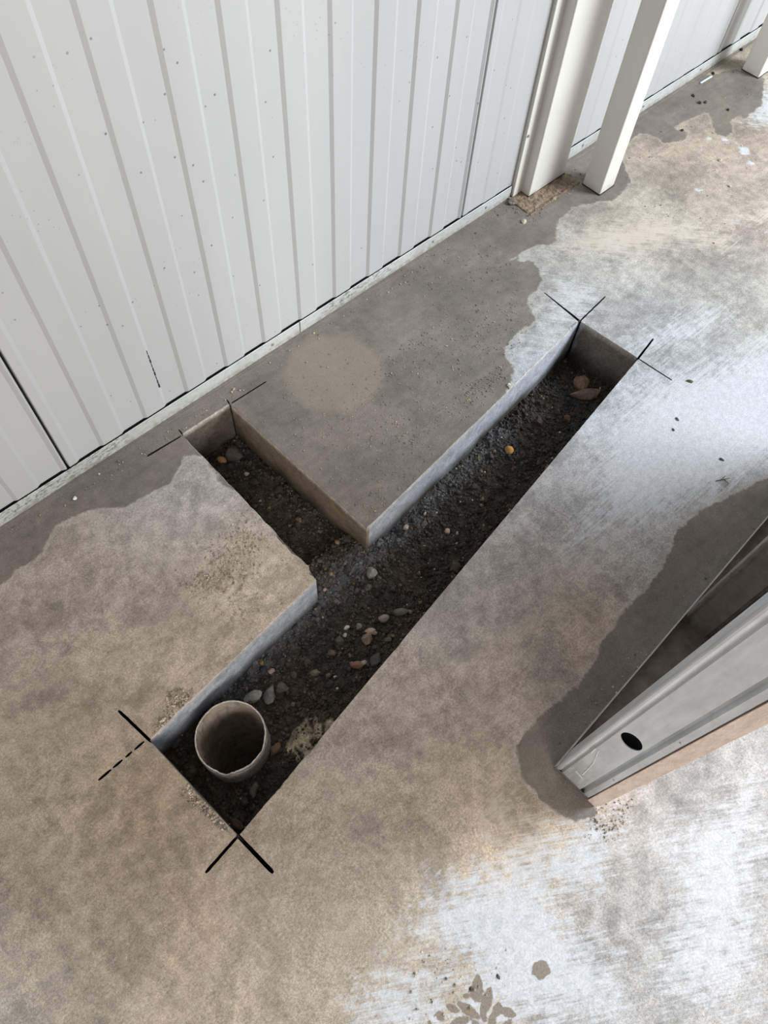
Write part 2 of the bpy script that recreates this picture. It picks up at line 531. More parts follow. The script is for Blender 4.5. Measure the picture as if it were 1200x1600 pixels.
def blob(cx, cy, r, n=14, sy=1, seed=0):
    return pix([(cx + r * (1 + .18 * math.sin(i * 2.3 + seed)) * math.cos(i * 2 * math.pi / n),
                 cy + sy * r * (1 + .15 * math.cos(i * 1.7 + seed)) * math.sin(i * 2 * math.pi / n)) for i in range(n)])


def leaf(x0, y0, x1, y1, w):
    dx, dy = x1 - x0, y1 - y0; L = math.hypot(dx, dy); nx, ny = -dy / L, dx / L
    o = []
    for s in (1, -1):
        for k in range(6):
            t = k / 5 if s == 1 else 1 - k / 5
            ww = w * math.sin(math.pi * (.12 + .8 * t)) * s
            o.append((x0 + dx * t + nx * ww, y0 + dy * t + ny * ww))
    return pix(o)


TREAD = [blob(845, 1515, 15), leaf(746, 1566, 746, 1522, 9), leaf(737, 1540, 744, 1566, 6), leaf(755, 1586, 766, 1542, 9),
         leaf(752, 1575, 758, 1598, 5), leaf(715, 1566, 750, 1592, 8), leaf(697, 1570, 718, 1582, 6), leaf(684, 1580, 692, 1596, 7),
         leaf(775, 1588, 780, 1566, 8), leaf(782, 1576, 806, 1588, 8), leaf(768, 1606, 770, 1582, 7), leaf(702, 1606, 734, 1590, 9),
         leaf(738, 1594, 752, 1612, 6), leaf(784, 1608, 800, 1594, 6), leaf(670, 1594, 673, 1610, 4), blob(728, 1556, 5, 8)]
FLAKES = [blob(1163, 236, 7, 10, .9), blob(1174, 255, 4, 8), blob(1066, 171, 5.5, 8), blob(1132, 217, 5, 8, .6), blob(1108, 216, 4, 8, .5),
          blob(1091, 297, 5, 8, .6), blob(1150, 225, 3, 8)]

# large-scale colour of the dry concrete itself (albedo), at floor points
KEY = [((60, 960), (146, 134, 122)), ((60, 1250), (150, 138, 122)), ((60, 1550), (142, 134, 122)), ((250, 900), (150, 140, 130)), ((330, 790), (148, 142, 138)),
       ((400, 900), (168, 155, 138)), ((420, 960), (176, 160, 140)), ((330, 1020), (172, 156, 138)), ((200, 1050), (160, 146, 130)), ((230, 1230), (160, 142, 116)),
       ((250, 1420), (140, 124, 104)), ((400, 1500), (138, 126, 108)), ((470, 1350), (150, 138, 122)), ((560, 1200), (158, 146, 134)), ((640, 1080), (156, 145, 136)),
       ((700, 960), (138, 132, 128)), ((800, 1080), (140, 132, 124)), ((740, 1200), (150, 138, 124)), ((790, 1250), (166, 144, 118)), ((770, 860), (150, 145, 142)),
       ((870, 770), (148, 146, 146)), ((960, 660), (156, 158, 162)), ((1030, 520), (140, 141, 142)), ((930, 440), (148, 146, 142)), ((1100, 440), (146, 142, 136)),
       ((1000, 350), (146, 139, 128)), ((1100, 260), (142, 131, 118)), ((1180, 320), (146, 136, 126)), ((1060, 150), (134, 124, 110)), ((1040, 850), (150, 148, 146)),
       ((880, 960), (158, 144, 130)), ((840, 1060), (150, 138, 128)), ((600, 1480), (146, 136, 124)), ((1100, 1350), (144, 143, 142)), ((1150, 1560), (142, 140, 138)),
       ((1000, 1450), (144, 142, 140)), ((650, 1330), (146, 134, 118)), ((330, 1350), (156, 140, 122))]


def base_color(P):
    K = np.array([fl(*k[0]) for k in KEY]); C = np.array([lin(*k[1]) for k in KEY])
    d2 = ((P[:, None, :] - K[None]) ** 2).sum(2)
    w = np.exp(-d2 / (2 * .11 ** 2)) + 1e-7 / (d2 + .01)
    return 1.24 * (w @ C) / w.sum(1)[:, None]


rng = np.random.default_rng(5)
X0, X1, Y0 = -3.0, 6.5, -4.5
pts = []


def grid(x0, x1, y0, y1, s, only_view=True):
    gx, gy = np.meshgrid(np.arange(x0, x1, s), np.arange(y0, y1, s))
    g = np.stack([gx.ravel(), gy.ravel()], 1)
    g[::2, 0] += s * .2; g += rng.uniform(-s * .12, s * .12, g.shape)
    if only_view:
        q = np.c_[g, np.full(len(g), -H)] @ W.T
        u = F * q[:, 0] / q[:, 2] + 600; v = F * q[:, 1] / q[:, 2] + 800
        g = g[(q[:, 2] > 0) & (u > -60) & (u < 1260) & (v > -60) & (v < 1660)]
    return g


coarse = grid(X0 + .15, X1 - .1, Y0 + .1, 1.05, .3, False)
mid_ = grid(-.7, 3.4, -.8, 1.085, .0165)
fine_ = grid(fl(665, 1515)[0] - .05, fl(860, 1600)[0] + .06, fl(860, 1600)[1] - .05, fl(665, 1515)[1] + .03, .0032)
fq = np.array([W @ np.array([*p, -H]) for p in fine_]); fu = F * fq[:, 0] / fq[:, 2] + 600; fv = F * fq[:, 1] / fq[:, 2] + 800
fine_ = fine_[((fu > 655) & (fu < 825) & (fv > 1505)) | (np.hypot(fu - 845, fv - 1515) < 24)]
dm = np.full(len(coarse), True)
cq = np.c_[coarse, np.full(len(coarse), -H)] @ W.T
cu = F * cq[:, 0] / cq[:, 2] + 600; cv = F * cq[:, 1] / cq[:, 2] + 800
coarse = coarse[~((cq[:, 2] > 0) & (cu > -60) & (cu < 1260) & (cv > -60) & (cv < 1660))]
allp = np.concatenate([coarse, mid_])
# keep clear of the fine area and of the cuts
key = set(map(tuple, np.round(fine_ / .008).astype(int)))
kk = np.round(allp / .008).astype(int)
allp = allp[[tuple(k) not in key for k in kk]]
allp = np.concatenate([allp, fine_])
dd = seg_dist(allp, border); keep = (dd > .003) & ~inside(allp, border)
for s_ in SLOTS:
    near = np.hypot(*(allp - s_.mean(0)).T) < .25
    keep &= ~(near & ((seg_dist(allp, s_) < .002) | inside(allp, s_)))
allp = allp[keep]
OUT = np.array([(X0, Y0), (X1, Y0), (X1, 1.13), (X0, 1.13)])
verts = [Vector(p) for p in allp]; edges = []


def add_loop(poly):
    s = len(verts); verts.extend(Vector(p) for p in poly); m = len(poly)
    edges.extend((s + i, s + (i + 1) % m) for i in range(m))


add_loop(OUT); add_loop(border)
for s_ in SLOTS: add_loop(s_)
rv, re, rf, _, _, _ = delaunay_2d_cdt(verts, edges, [], 0, 1e-6)
V2 = np.array([(v.x, v.y) for v in rv]); T = np.array([f for f in rf])
cen = V2[T].mean(1)
hole = inside(cen, border)
for s_ in SLOTS: hole |= inside(cen, s_)
T = T[~hole]
# boundary edges of the hole
from collections import Counter
cnt = Counter(); orient = {}
for f in T:
    for i in range(3):
        a, b = int(f[i]), int(f[(i + 1) % 3]); cnt[(min(a, b), max(a, b))] += 1; orient[(min(a, b), max(a, b))] = (a, b)
bed = [orient[k] for k, c in cnt.items() if c == 1]
bed = [(a, b) for a, b in bed if max(V2[a][1], V2[b][1]) < 1.12 and min(V2[a][1], V2[b][1]) > Y0 + .01 and X0 + .01 < V2[a][0] < X1 - .01]
NV = len(V2)
z_top = np.array([.0012 * noise.noise(Vector((x * 6, y * 6, 0))) for x, y in V2])
verts3 = [(x, y, z) for (x, y), z in zip(V2, z_top)]
faces = [tuple(int(i) for i in f) for f in T]
side_i = [0.0] * NV
wcol = {}
bset = sorted({i for e in bed for i in e})
DEPTHS = (0.0, .0025, .02, .05, .085, .12, .18)
bid = {}
edge_of = []
for i in bset:
    p = V2[i]
    dn = np.hypot(*(nominal - p).T); j = int(dn.argmin())
    tgt = nominal[j] if dn[j] < .03 and seg_dist(p[None], border)[0] < 3e-4 else p
    ring = []
    for k, dz in enumerate(DEPTHS):
        if k == 0:
            q = p; z = z_top[i]
        else:
            q = tgt + (p - tgt) * (0.25 if k == 1 else 0)
            bul = 0
            if k >= 2 and tgt is not p: bul = .0012 * noise.noise(Vector((p[0] * 40, p[1] * 40, dz * 40)))
            q = q + bul
            z = -dz - (np.linalg.norm(p - tgt) * .6 if k == 1 else 0)
        verts3.append((float(q[0]), float(q[1]), float(z))); ring.append(len(verts3) - 1)
        side_i.append(1.0 if k else .6)
    bid[i] = ring
for a, b in bed:
    ra, rb = bid[a], bid[b]
    for k in range(len(DEPTHS) - 1):
        faces.append((rb[k], ra[k], ra[k + 1], rb[k + 1]))
me = bpy.data.meshes.new('floor')
me.from_pydata(verts3, [], faces)
P = np.array(verts3)
P2 = P[:, :2].copy()
bc = base_color(P2)
# flank colours of the cut: sawn grey with bluish sky light painted in on the long side, brown in the branch
fk = np.zeros((len(P), 3)); dep = -P[:, 2]
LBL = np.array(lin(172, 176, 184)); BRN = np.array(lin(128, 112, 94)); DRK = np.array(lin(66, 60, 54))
brd = seg_dist(P2, np.array([B, BR, BL]), False)
lng = seg_dist(P2, np.array([FL_, B]), False); lng2 = seg_dist(P2, np.array([A2, NL]), False)
wcolr = np.where((brd < .01)[:, None], BRN, np.where(((lng < .012) | (lng2 < .012))[:, None], LBL, np.array(lin(128, 120, 112))))
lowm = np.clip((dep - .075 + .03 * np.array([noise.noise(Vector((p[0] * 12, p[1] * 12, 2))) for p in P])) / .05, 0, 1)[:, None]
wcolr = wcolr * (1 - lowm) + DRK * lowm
sd = np.array(side_i)
endw = seg_dist(P2, np.array([BL, BR]), False) < .008
wcolr = np.where(endw[:, None], np.array(lin(98, 90, 80)), wcolr)
slotv = seg_dist(P2, np.array([NL, NR, FR, FL_, B, BR, BL, A1, A2])) > .006
wcolr = np.where(slotv[:, None], np.array(lin(46, 43, 40)), wcolr)
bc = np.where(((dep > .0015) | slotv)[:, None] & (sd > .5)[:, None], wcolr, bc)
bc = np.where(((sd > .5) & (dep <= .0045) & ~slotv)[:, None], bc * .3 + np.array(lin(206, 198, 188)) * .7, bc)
warm_a = np.zeros(len(P))
for wx, wy, wr in ((880, 965, .06), (790, 1265, .075), (770, 1190, .06), (900, 370, .14), (1010, 360, .16), (1110, 370, .12), (1180, 330, .1)):
    q = fl(wx, wy); warm_a = np.maximum(warm_a, np.exp(-((P2 - q) ** 2).sum(1) / (wr ** 2)))
for nm, val in (('warm', None), ('damp', None), ('dust', None), ('circle', None), ('tread', None), ('side', None)):
    if nm == 'damp': a = smax(*[sdf(P2, d) for d in DAMP_DARK])
    if nm == 'warm': a = np.clip(warm_a * 1.3, 0, 1)
    if nm == 'dust': a = smax(*[sdf(P2, d, .2) * 1.0 + o for d, o in DUST] + [sdf(P2, d, .2) * 12 + .05 for d in FLAKES])
    if nm == 'circle': a = CIRCLE[1] - np.hypot(*(P2 - CIRCLE[0]).T)
    if nm == 'tread': a = smax(*[sdf(P2, d) for d in TREAD])
    if nm == 'side': a = sd * (dep > .001)
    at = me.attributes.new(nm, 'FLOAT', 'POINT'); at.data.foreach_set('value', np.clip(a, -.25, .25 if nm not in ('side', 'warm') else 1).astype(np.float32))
ca = me.attributes.new('base', 'FLOAT_COLOR', 'POINT')
ca.data.foreach_set('color', np.c_[bc, np.ones(len(bc))].astype(np.float32).ravel())
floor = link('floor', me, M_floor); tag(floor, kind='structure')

bm = bmesh.new(); _p = fl(361, 1151, -.075)
for x0, x1, y0, y1 in ((X0, _p[0] - .07, Y0, 1.13), (_p[0] + .07, X1, Y0, 1.13), (_p[0] - .07, _p[0] + .07, Y0, _p[1] - .07), (_p[0] - .07, _p[0] + .07, _p[1] + .07, 1.13)):
    bm.faces.new([bm.verts.new(p) for p in ((x0, y0, -.182), (x1, y0, -.182), (x1, y1, -.182), (x0, y1, -.182))])
obj('sub_base', bm, mat_stone('sub_base', (.03, .027, .024)), floor)

# ------------------------------------------------------------------ soil in the trench
ZS = -.135


def soil_z(x, y):
    v = Vector((x * 9, y * 9, 0)); w = Vector((x * 40, y * 40, 4)); u = Vector((x * 120, y * 120, 8))
    z = ZS + .011 * noise.noise(v) + .008 * noise.noise(w) + .004 * noise.noise(u)
    z -= .012 * max(0, min(1, (x - .9) / .5))                      # deeper towards the far end
    d = min(max(0, (.53 - y + .09 * x) / .06), 1)                    # soil banked against the long left flank
    if x < .62: z += .028 * (1 - d) * (1 if y < .62 else 0)
    return z


SPLASH = [pix_z for pix_z in (np.array([fl(*p, ZS) for p in pl]) for pl in (
    [(450, 1150), (470, 1128), (482, 1124), (488, 1140), (484, 1160), (492, 1176), (474, 1182), (456, 1166)],
    [(490, 1122), (500, 1126), (506, 1140), (500, 1160), (490, 1150)], [(446, 1158), (456, 1166), (474, 1186), (462, 1184), (450, 1172)],
    [(506, 1128), (518, 1124), (526, 1130), (512, 1150), (506, 1146)]))]


def splash_m(P):
    P = np.asarray(P)[:, :2]; e = np.array([.012 * noise.noise(Vector((p[0] * 90, p[1] * 90, 3))) for p in P])
    return np.clip((smax(*[sdf(P, q) for q in SPLASH]) + e + .002) / .004, 0, 1)


def soil_col(x, y):
    a = .5 + .5 * noise.noise(Vector((x * 7, y * 7, 11)))
    dark = np.array(lin(60, 59, 58)); brown = np.array(lin(92, 80, 66)); grey = np.array(lin(104, 104, 106))
    k = .75 if x < .62 else .3
    c = dark * (1 - a * k) + brown * a * k
    g = max(0, 1 - abs((y - (.50 + .08 * x)) / .05)) if .1 < x < 1.1 else 0
    c = c * (1 - .6 * g) + grey * .6 * g
    return c


s = .0055
xs = np.arange(-.12, 1.52, s); ys = np.arange(.18, 1.085, s)
idx = {}; sv = []; sf = []
region = np.array([NL, NR, FR, FL_, B, BR, BL, A1])
gx, gy = np.meshgrid(xs, ys, indexing='ij'); gp = np.stack([gx.ravel(), gy.ravel()], 1)
ok = (inside(gp, region) | (seg_dist(gp, region) < .05)).reshape(gx.shape)
pc = np.array(fl(360, 1150, -.040))
for i in range(len(xs)):
    for j in range(len(ys)):
        if ok[i, j]:
            idx[i, j] = len(sv); sv.append((xs[i], ys[j], soil_z(xs[i], ys[j])))
for (i, j), k in list(idx.items()):
    if (i + 1, j) in idx and (i, j + 1) in idx and (i + 1, j + 1) in idx:
        if math.hypot(xs[i] - pc[0], ys[j] - pc[1]) > .0700: sf.append((k, idx[i + 1, j], idx[i + 1, j + 1], idx[i, j + 1]))
ms = bpy.data.meshes.new('soil'); ms.from_pydata(sv, [], sf)
cc = np.array([[*soil_col(x, y), 1] for x, y, _ in sv], np.float32)
sm_ = splash_m(sv)[:, None] * .9; cc[:, :3] = cc[:, :3] * (1 - sm_) + np.array(lin(186, 172, 146)) * sm_
ms.attributes.new('base', 'FLOAT_COLOR', 'POINT').data.foreach_set('color', cc.ravel())
ms.polygons.foreach_set('use_smooth', [True] * len(ms.polygons))
soil = tag(link('soil', ms, M_soil), 'dark damp soil at the bottom of the T-shaped trench', 'soil', kind='stuff')

# loose crumbs: tens of thousands of small clods, one joined part
ico = bmesh.new(); bmesh.ops.create_icosphere(ico, subdivisions=1, radius=1)
IV = np.array([v.co for v in ico.verts]); IF = np.array([[v.index for v in f.verts] for f in ico.faces]); ico.free()
ico = bmesh.new(); bmesh.ops.create_icosphere(ico, subdivisions=2, radius=1)
IV2 = np.array([v.co for v in ico.verts]); IF2 = np.array([[v.index for v in f.verts] for f in ico.faces]); ico.free()


def crumbs(name, pos, rad, cols, mat, parent=None, smooth=False):
    n = len(pos); k = len(IV)
    Rm = rng.normal(size=(n, 3, 3)); Q, _ = np.linalg.qr(Rm)
    sc = rng.uniform(.55, 1.15, (n, 1, 3)); jit = rng.uniform(.72, 1.2, (n, k, 1))
    v = (IV[None] * jit * sc) @ Q * rad[:, None, None] + pos[:, None, :]
    f = (IF[None] + (np.arange(n) * k)[:, None, None]).reshape(-1, 3)
    m = bpy.data.meshes.new(name)
    m.vertices.add(n * k); m.vertices.foreach_set('co', v.astype(np.float32).ravel())
    m.loops.add(f.size); m.loops.foreach_set('vertex_index', f.astype(np.int32).ravel())
    m.polygons.add(len(f)); m.polygons.foreach_set('loop_start', np.arange(0, f.size, 3, dtype=np.int32))
    m.update(calc_edges=True)
    c = np.repeat(np.c_[cols, np.ones(n)], k, 0).astype(np.float32)
    m.attributes.new('base', 'FLOAT_COLOR', 'POINT').data.foreach_set('color', c.ravel())
    return link(name, m, mat, parent)


regc = []
while len(regc) < 24000:
    p = rng.uniform((-.1, .2), (1.48, 1.06), (30000, 2)); p = p[inside(p, region)]
    p = p[np.hypot(*(p - pc).T) > .074]
    regc.extend(p.tolist())
regc = np.array(regc[:24000]); sp_ = splash_m(regc); regc = regc[(sp_ < .3) | (rng.random(len(regc)) < .3)]
rad = rng.gamma(2.0, .00105, len(regc)).clip(.0007, .0085)
pos = np.array([(x, y, soil_z(x, y) + r * .35) for (x, y), r in zip(regc, rad)])
cl = np.array([soil_col(x, y) for x, y in regc]) * rng.uniform(.7, 1.7, (len(regc), 1))
warm = rng.random(len(regc)) < .06
cl[warm] = np.array(lin(130, 112, 90)) * rng.uniform(.6, 1.2, (warm.sum(), 1))
pal = rng.random(len(regc)) < .004
cl[pal] = np.array(lin(190, 184, 172))
M_crumb = mat_soil('soil_crumbs')
tag(crumbs('soil_crumb', pos, rad, cl, M_crumb, soil), kind='stuff')

# sandy grit on the slab
M_grit = mat_soil('slab_grit')


def scatter_px(polys, z=0.0):
    out = []
    for poly, cnt_ in polys:
        q = pix(poly); lo, hi = q.min(0), q.max(0); g = []
        while len(g) < cnt_:
            c = rng.uniform(lo, hi, (cnt_ * 3, 2)); c = c[inside(c, q) & ~inside(c, border)]; g.extend(c.tolist())
        out += g[:cnt_]
    return np.array(out)


gp = scatter_px([([(560, 600), (690, 480), (840, 470), (800, 590), (700, 690), (620, 780), (500, 680)], 1700),
                 ([(380, 640), (560, 500), (620, 560), (560, 760), (540, 790)], 350), ([(545, 780), (575, 815), (610, 790), (590, 760)], 160),
                 ([(640, 700), (800, 590), (780, 570), (620, 700)], 500),
                 ([(600, 420), (760, 350), (830, 460), (700, 500)], 350)])
gr = rng.gamma(2, .0005, len(gp)).clip(.0004, .0022)
gc = np.array(lin(150, 138, 120)) * rng.uniform(.7, 1.5, (len(gp), 1))
g1 = crumbs('sand_grit', np.c_[gp, gr * .4], gr, gc, M_grit)
tag(g1, 'fine sandy grit strewn on the damp slab between branch and long trench', 'grit', kind='stuff')
gl = []
for cx_, cy_, sx_, sy_, a_, n_ in ((385, 840, 16, 16, .6, 260), (362, 870, 24, 20, .9, 420), (335, 900, 28, 12, .5, 330), (365, 905, 40, 30, 0, 170), (375, 955, 22, 12, .3, 50), (300, 912, 20, 6, .3, 60)):
    q = rng.normal(size=(n_, 2)) * (sx_, sy_); ca_, sa_ = math.cos(-a_), math.sin(-a_)
    gl += [fl(cx_ + u * ca_ - v * sa_, cy_ + u * sa_ + v * ca_) for u, v in q]
gp = np.array(gl); gp = gp[~inside(gp, border)]
gr = rng.gamma(2, .00055, len(gp)).clip(.0004, .0026)
gc = np.array(lin(176, 158, 132)) * rng.uniform(.55, 1.4, (len(gp), 1))
g2 = crumbs('sand_grit', np.c_[gp, gr * .4], gr, gc, M_grit)
tag(g2, 'small patch of brown sand grains on the pale slab left of the branch', 'grit', kind='stuff')
gp = scatter_px([([(0, 835), (300, 650), (800, 310), (800, 330), (480, 545), (200, 735), (0, 850)], 260), ([(790, 330), (905, 262), (915, 285), (830, 350)], 260),
                 ([(960, 250), (1160, 100), (1200, 250), (1160, 400), (980, 330)], 160), ([(640, 1480), (800, 1480), (800, 1560), (640, 1600)], 90),
                 ([(930, 1260), (1000, 1240), (960, 1320), (900, 1310)], 160), ([(860, 1150), (1190, 800), (1200, 800), (870, 1200)], 120),
                 ([(265, 1085), (305, 1075), (300, 1100), (235, 1150)], 120), ([(290, 1225), (335, 1280), (350, 1300), (280, 1240)], 160)])
gr = rng.gamma(2, .0006, len(gp)).clip(.0004, .003)
gc = np.array(lin(168, 156, 138)) * rng.uniform(.35, 1.6, (len(gp), 1))
g3 = crumbs('sand_grit', np.c_[gp, gr * .4], gr, gc, M_grit)
tag(g3, 'loose cement crumbs strewn along the wall foot, posts and slab edges', 'grit', kind='stuff')

for polys_, lab_ in (([([(292, 1228), (300, 1222), (345, 1272), (362, 1296), (350, 1300), (318, 1270), (296, 1246)], 420)], 'pale crumbled concrete along the near-left trench edge by the pipe'),
                     ([([(262, 1082), (280, 1074), (300, 1082), (288, 1100), (268, 1104), (258, 1096)], 260), ([(238, 1150), (246, 1132), (262, 1112), (268, 1118), (250, 1142)], 60)], 'flaked pinkish concrete patch on the slab rim up-left of the pipe')):
    gp = scatter_px(polys_); gr = rng.gamma(2, .0008, len(gp)).clip(.0005, .0042)
    gc = np.array(lin(206, 188, 170)) * rng.uniform(.5, 1.25, (len(gp), 1))
    tag(crumbs('concrete_crumbs', np.c_[gp, gr * .1], gr, gc, M_grit), lab_, 'crumbs', kind='stuff')

# ------------------------------------------------------------------ individual stones
STONE_M = {}


def stone(px, py, wpx, hpx, col, label, ang=0, z=None, seed=0, flat=.6, angular=.35, name='stone', cat='stone', group=None):
    zz = ZS if z is None else z
    x, y = fl(px, py, zz)
    if z is None:
        for _ in range(3):
            zz = soil_z(x, y); x, y = fl(px, py, zz)
    d = math.dist((x, y, zz), (0, 0, H)); m = d / F
    # image-plane angle to floor heading
    a0 = np.array(fl(px, py, zz)); dx = math.cos(ang) * 5; dy = math.sin(ang) * 5
    a1 = np.array(fl(px + dx, py + dy, zz)); hd = math.atan2(*(a1 - a0)[::-1])
    rx, ry = wpx / 2 * m, hpx / 2 * m * 1.05; rz = min(rx, ry) * flat
    bm = bmesh.new(); V = []
    for v in IV2:
        n1 = noise.noise(Vector(v * 1.3) + Vector((seed * 3.1, seed, 0)))
        n2 = noise.noise(Vector(v * 3.5) + Vector((seed * 1.7, 0, seed)))
        k = 1 + angular * n1 + angular * .4 * n2
        p = v * k
        # a few cut facets make it look broken
        for q in range(4 if angular > .3 else 1):
            fn = Vector((math.sin(seed * 1.9 + q * 2.1), math.cos(seed * 2.7 + q * 1.3), math.sin(q * 1.7 + seed) * .6 + .3)).normalized()
            dd_ = p @ np.array(fn) - (.72 + .1 * math.sin(seed + q))
            if dd_ > 0: p = p - np.array(fn) * dd_ * .9
        V.append(bm.verts.new((p[0] * rx, p[1] * ry, p[2] * rz)))
    for f in IF2: bm.faces.new([V[i] for i in f])
    if col not in STONE_M: STONE_M[col] = mat_stone('stone_%d_%d_%d' % col, lin(*col))
    o = obj(name, bm, STONE_M[col], None, smooth=angular < .3)
    o.location = (x, y, zz + rz * .5); o.rotation_euler = (0, 0, hd)
    tag(o, label, cat, group)
    return o


ST = [
    (908, 601, 27, 20, (140, 118, 94), 'square brownish stone lying above the long slab stone at the far end', .1, .5),
    (915, 619, 50, 19, (124, 110, 98), 'long flat reddish-brown stone at the far end of the trench', -.12, .4),
    (795, 705, 14, 15, (196, 150, 90), 'orange-tan pebble alone in the far half of the trench', 0, .2),
    (699, 831, 10, 10, (196, 176, 150), 'small beige pebble alone on dark soil in mid trench', 0, .15),
    (580, 896, 17, 18, (150, 144, 138), 'grey angular stone just below the inner slab corner', .4, .5),
    (711, 887, 18, 18, (88, 80, 64), 'olive-brown stone half hidden by the right trench edge', .9, .3),
    (626, 957, 24, 13, (120, 118, 104), 'greenish-grey oval stone, uppermost of the central pebble cluster', -.15, .2),
    (600, 967, 18, 12, (164, 152, 136), 'smooth beige oval pebble right of the cluster of pale stones', -.3, .15),
    (542, 981, 8, 11, (226, 222, 214), 'tiny white chip left of the pale stone cluster', 1.1, .45),
    (561, 980, 11, 11, (142, 138, 122), 'small grey-green pebble in the pale stone cluster', 0, .3),
    (539, 993, 7, 8, (196, 190, 180), 'tiny pale pebble below the white chip', 0, .3),
    (579, 987, 20, 11, (200, 182, 166), 'knobbly pinkish-white chunk in the central stone cluster', .1, .55),
    (573, 1000, 20, 17, (154, 134, 118), 'pinkish-brown stone below the knobbly pale chunk', .3, .4),
    (530, 1003, 16, 13, (98, 92, 82), 'dull dark stone left of the pinkish-brown stone', .3, .35),
    (558, 1040, 22, 12, (152, 118, 98), 'smooth reddish-brown oval pebble near the right trench edge', -.05, .12),
    (587, 1031, 18, 22, (92, 94, 86), 'dark grey-green stone against the right trench edge', .5, .3),
    (519, 1022, 14, 11, (120, 104, 88), 'small brown stone left of the dark grey-green stone', .2, .4),
    (493, 1052, 17, 11, (142, 128, 110), 'tan stone in the middle of the near trench', .1, .4),
    (515, 1070, 13, 14, (70, 68, 62), 'blackish pebble left of the reddish oval pebble', .4, .3),
    (441, 1075, 24, 16, (104, 98, 90), 'grey lump above the near pipe, right of the small pink stone', .4, .5),
    (424, 1050, 10, 11, (184, 156, 144), 'small pink stone near the left trench edge', .8, .4),
    (412, 1047, 13, 15, (64, 66, 70), 'dark bluish stone between pink and tan pebbles', .4, .3),
    (409, 1035, 8, 9, (140, 116, 82), 'small tan pebble touching the left trench wall', 0, .3),
    (397, 1090, 32, 17, (168, 164, 154), 'flat pale grey stone right behind the pipe rim', -.4, .3),
    (421, 1088, 19, 26, (128, 126, 120), 'pale grey torn lump beside the flat pale stone', .2, .6),
    (458, 1101, 9, 8, (134, 120, 106), 'small brownish pebble between pipe and right trench edge', 0, .3),
    (524, 1058, 6, 5, (222, 218, 208), 'tiny white pebble on dark soil right of tan stone', 0, .4),
    (508, 922, 7, 6, (176, 152, 146), 'tiny pink pebble by the slab corner', 0, .4),
    (525, 940, 11, 8, (120, 104, 98), 'small dull pink stone near the slab corner', 0, .4),
    (543, 889, 13, 16, (66, 62, 58), 'dark stone in the mouth of the branch trench', .3, .4),
    (575, 920, 11, 13, (96, 94, 90), 'grey stone below the angular stone at the inner corner', .6, .4),
    (557, 923, 8, 9, (90, 86, 80), 'small dark grey stone left of the lower grey stone', .3, .3),
    (430, 1172, 14, 20, (128, 106, 84), 'brown flaky chip right of the pipe', .6, .5),
    (436, 1164, 7, 9, (178, 128, 60), 'tiny orange chip on the brown flake by the pipe', .7, .4),
    (300, 1207, 15, 17, (98, 88, 74), 'brown stone between pipe and near-left slab edge', .8, .4),
    (397, 1236, 13, 24, (104, 100, 88), 'upright pale stone in the near corner below the pipe', .1, .4),
    (383, 1253, 13, 11, (82, 78, 68), 'dark flat stone in the near corner of the trench', .2, .4),
    (275, 1163, 12, 15, (84, 86, 86), 'grey stone against the near-left trench corner', .4, .4),
    (370, 1288, 22, 14, (96, 80, 62), 'brown clod in the nearest corner of the trench', .5, .5),
    (347, 720, 17, 11, (176, 142, 96), 'orange-tan pebble at the wall end of the branch', .3, .2),
    (366, 712, 28, 27, (92, 86, 80), 'large dark angular stone at the wall end of the branch', .6, .5),
    (361, 730, 14, 10, (66, 62, 56), 'small black-brown stone below the large dark one', .1, .4),
    (386, 742, 9, 8, (182, 172, 144), 'small cream pebble in the branch trench', 0, .2),
    (398, 755, 22, 13, (60, 56, 52), 'dark stone below the cream pebble in the branch', .2, .4),
    (435, 768, 14, 17, (62, 58, 54), 'dark stone in the middle of the branch', .6, .4),
    (467, 814, 12, 10, (134, 108, 96), 'small pinkish-brown clod in the branch', .6, .55),
    (700, 690, 12, 10, (76, 72, 66), 'dull grey stone near left wall in far half', .2, .4),
    (842, 660, 13, 12, (92, 80, 70), 'dull reddish stone left of the far stones', .3, .4),
    (886, 655, 13, 11, (112, 90, 72), 'small brown stone below the long flat stone', .3, .4),
    (741, 762, 13, 10, (72, 68, 62), 'grey-black stone in dark soil of the far half', .3, .4),
    (662, 820, 10, 14, (92, 90, 88), 'grey stone near the bright left flank of trench', .4, .4),
    (606, 1000, 12, 9, (112, 104, 92), 'small brown-grey stone right of the pinkish-brown stone', .3, .4),
    (480, 1035, 14, 12, (86, 78, 66), 'dull brown stone up-left of the tan stone', .3, .4),
    (460, 1056, 12, 11, (98, 90, 78), 'dull brown stone right of the grey lump', .3, .4),
]
for i, (px, py, w, h, c, lab, an, ag) in enumerate(ST):
    c = tuple(int(v / 4) * 4 for v in c)
    stone(px, py, w, h, c, lab, an, None, i + 1, .9, ag + .05)

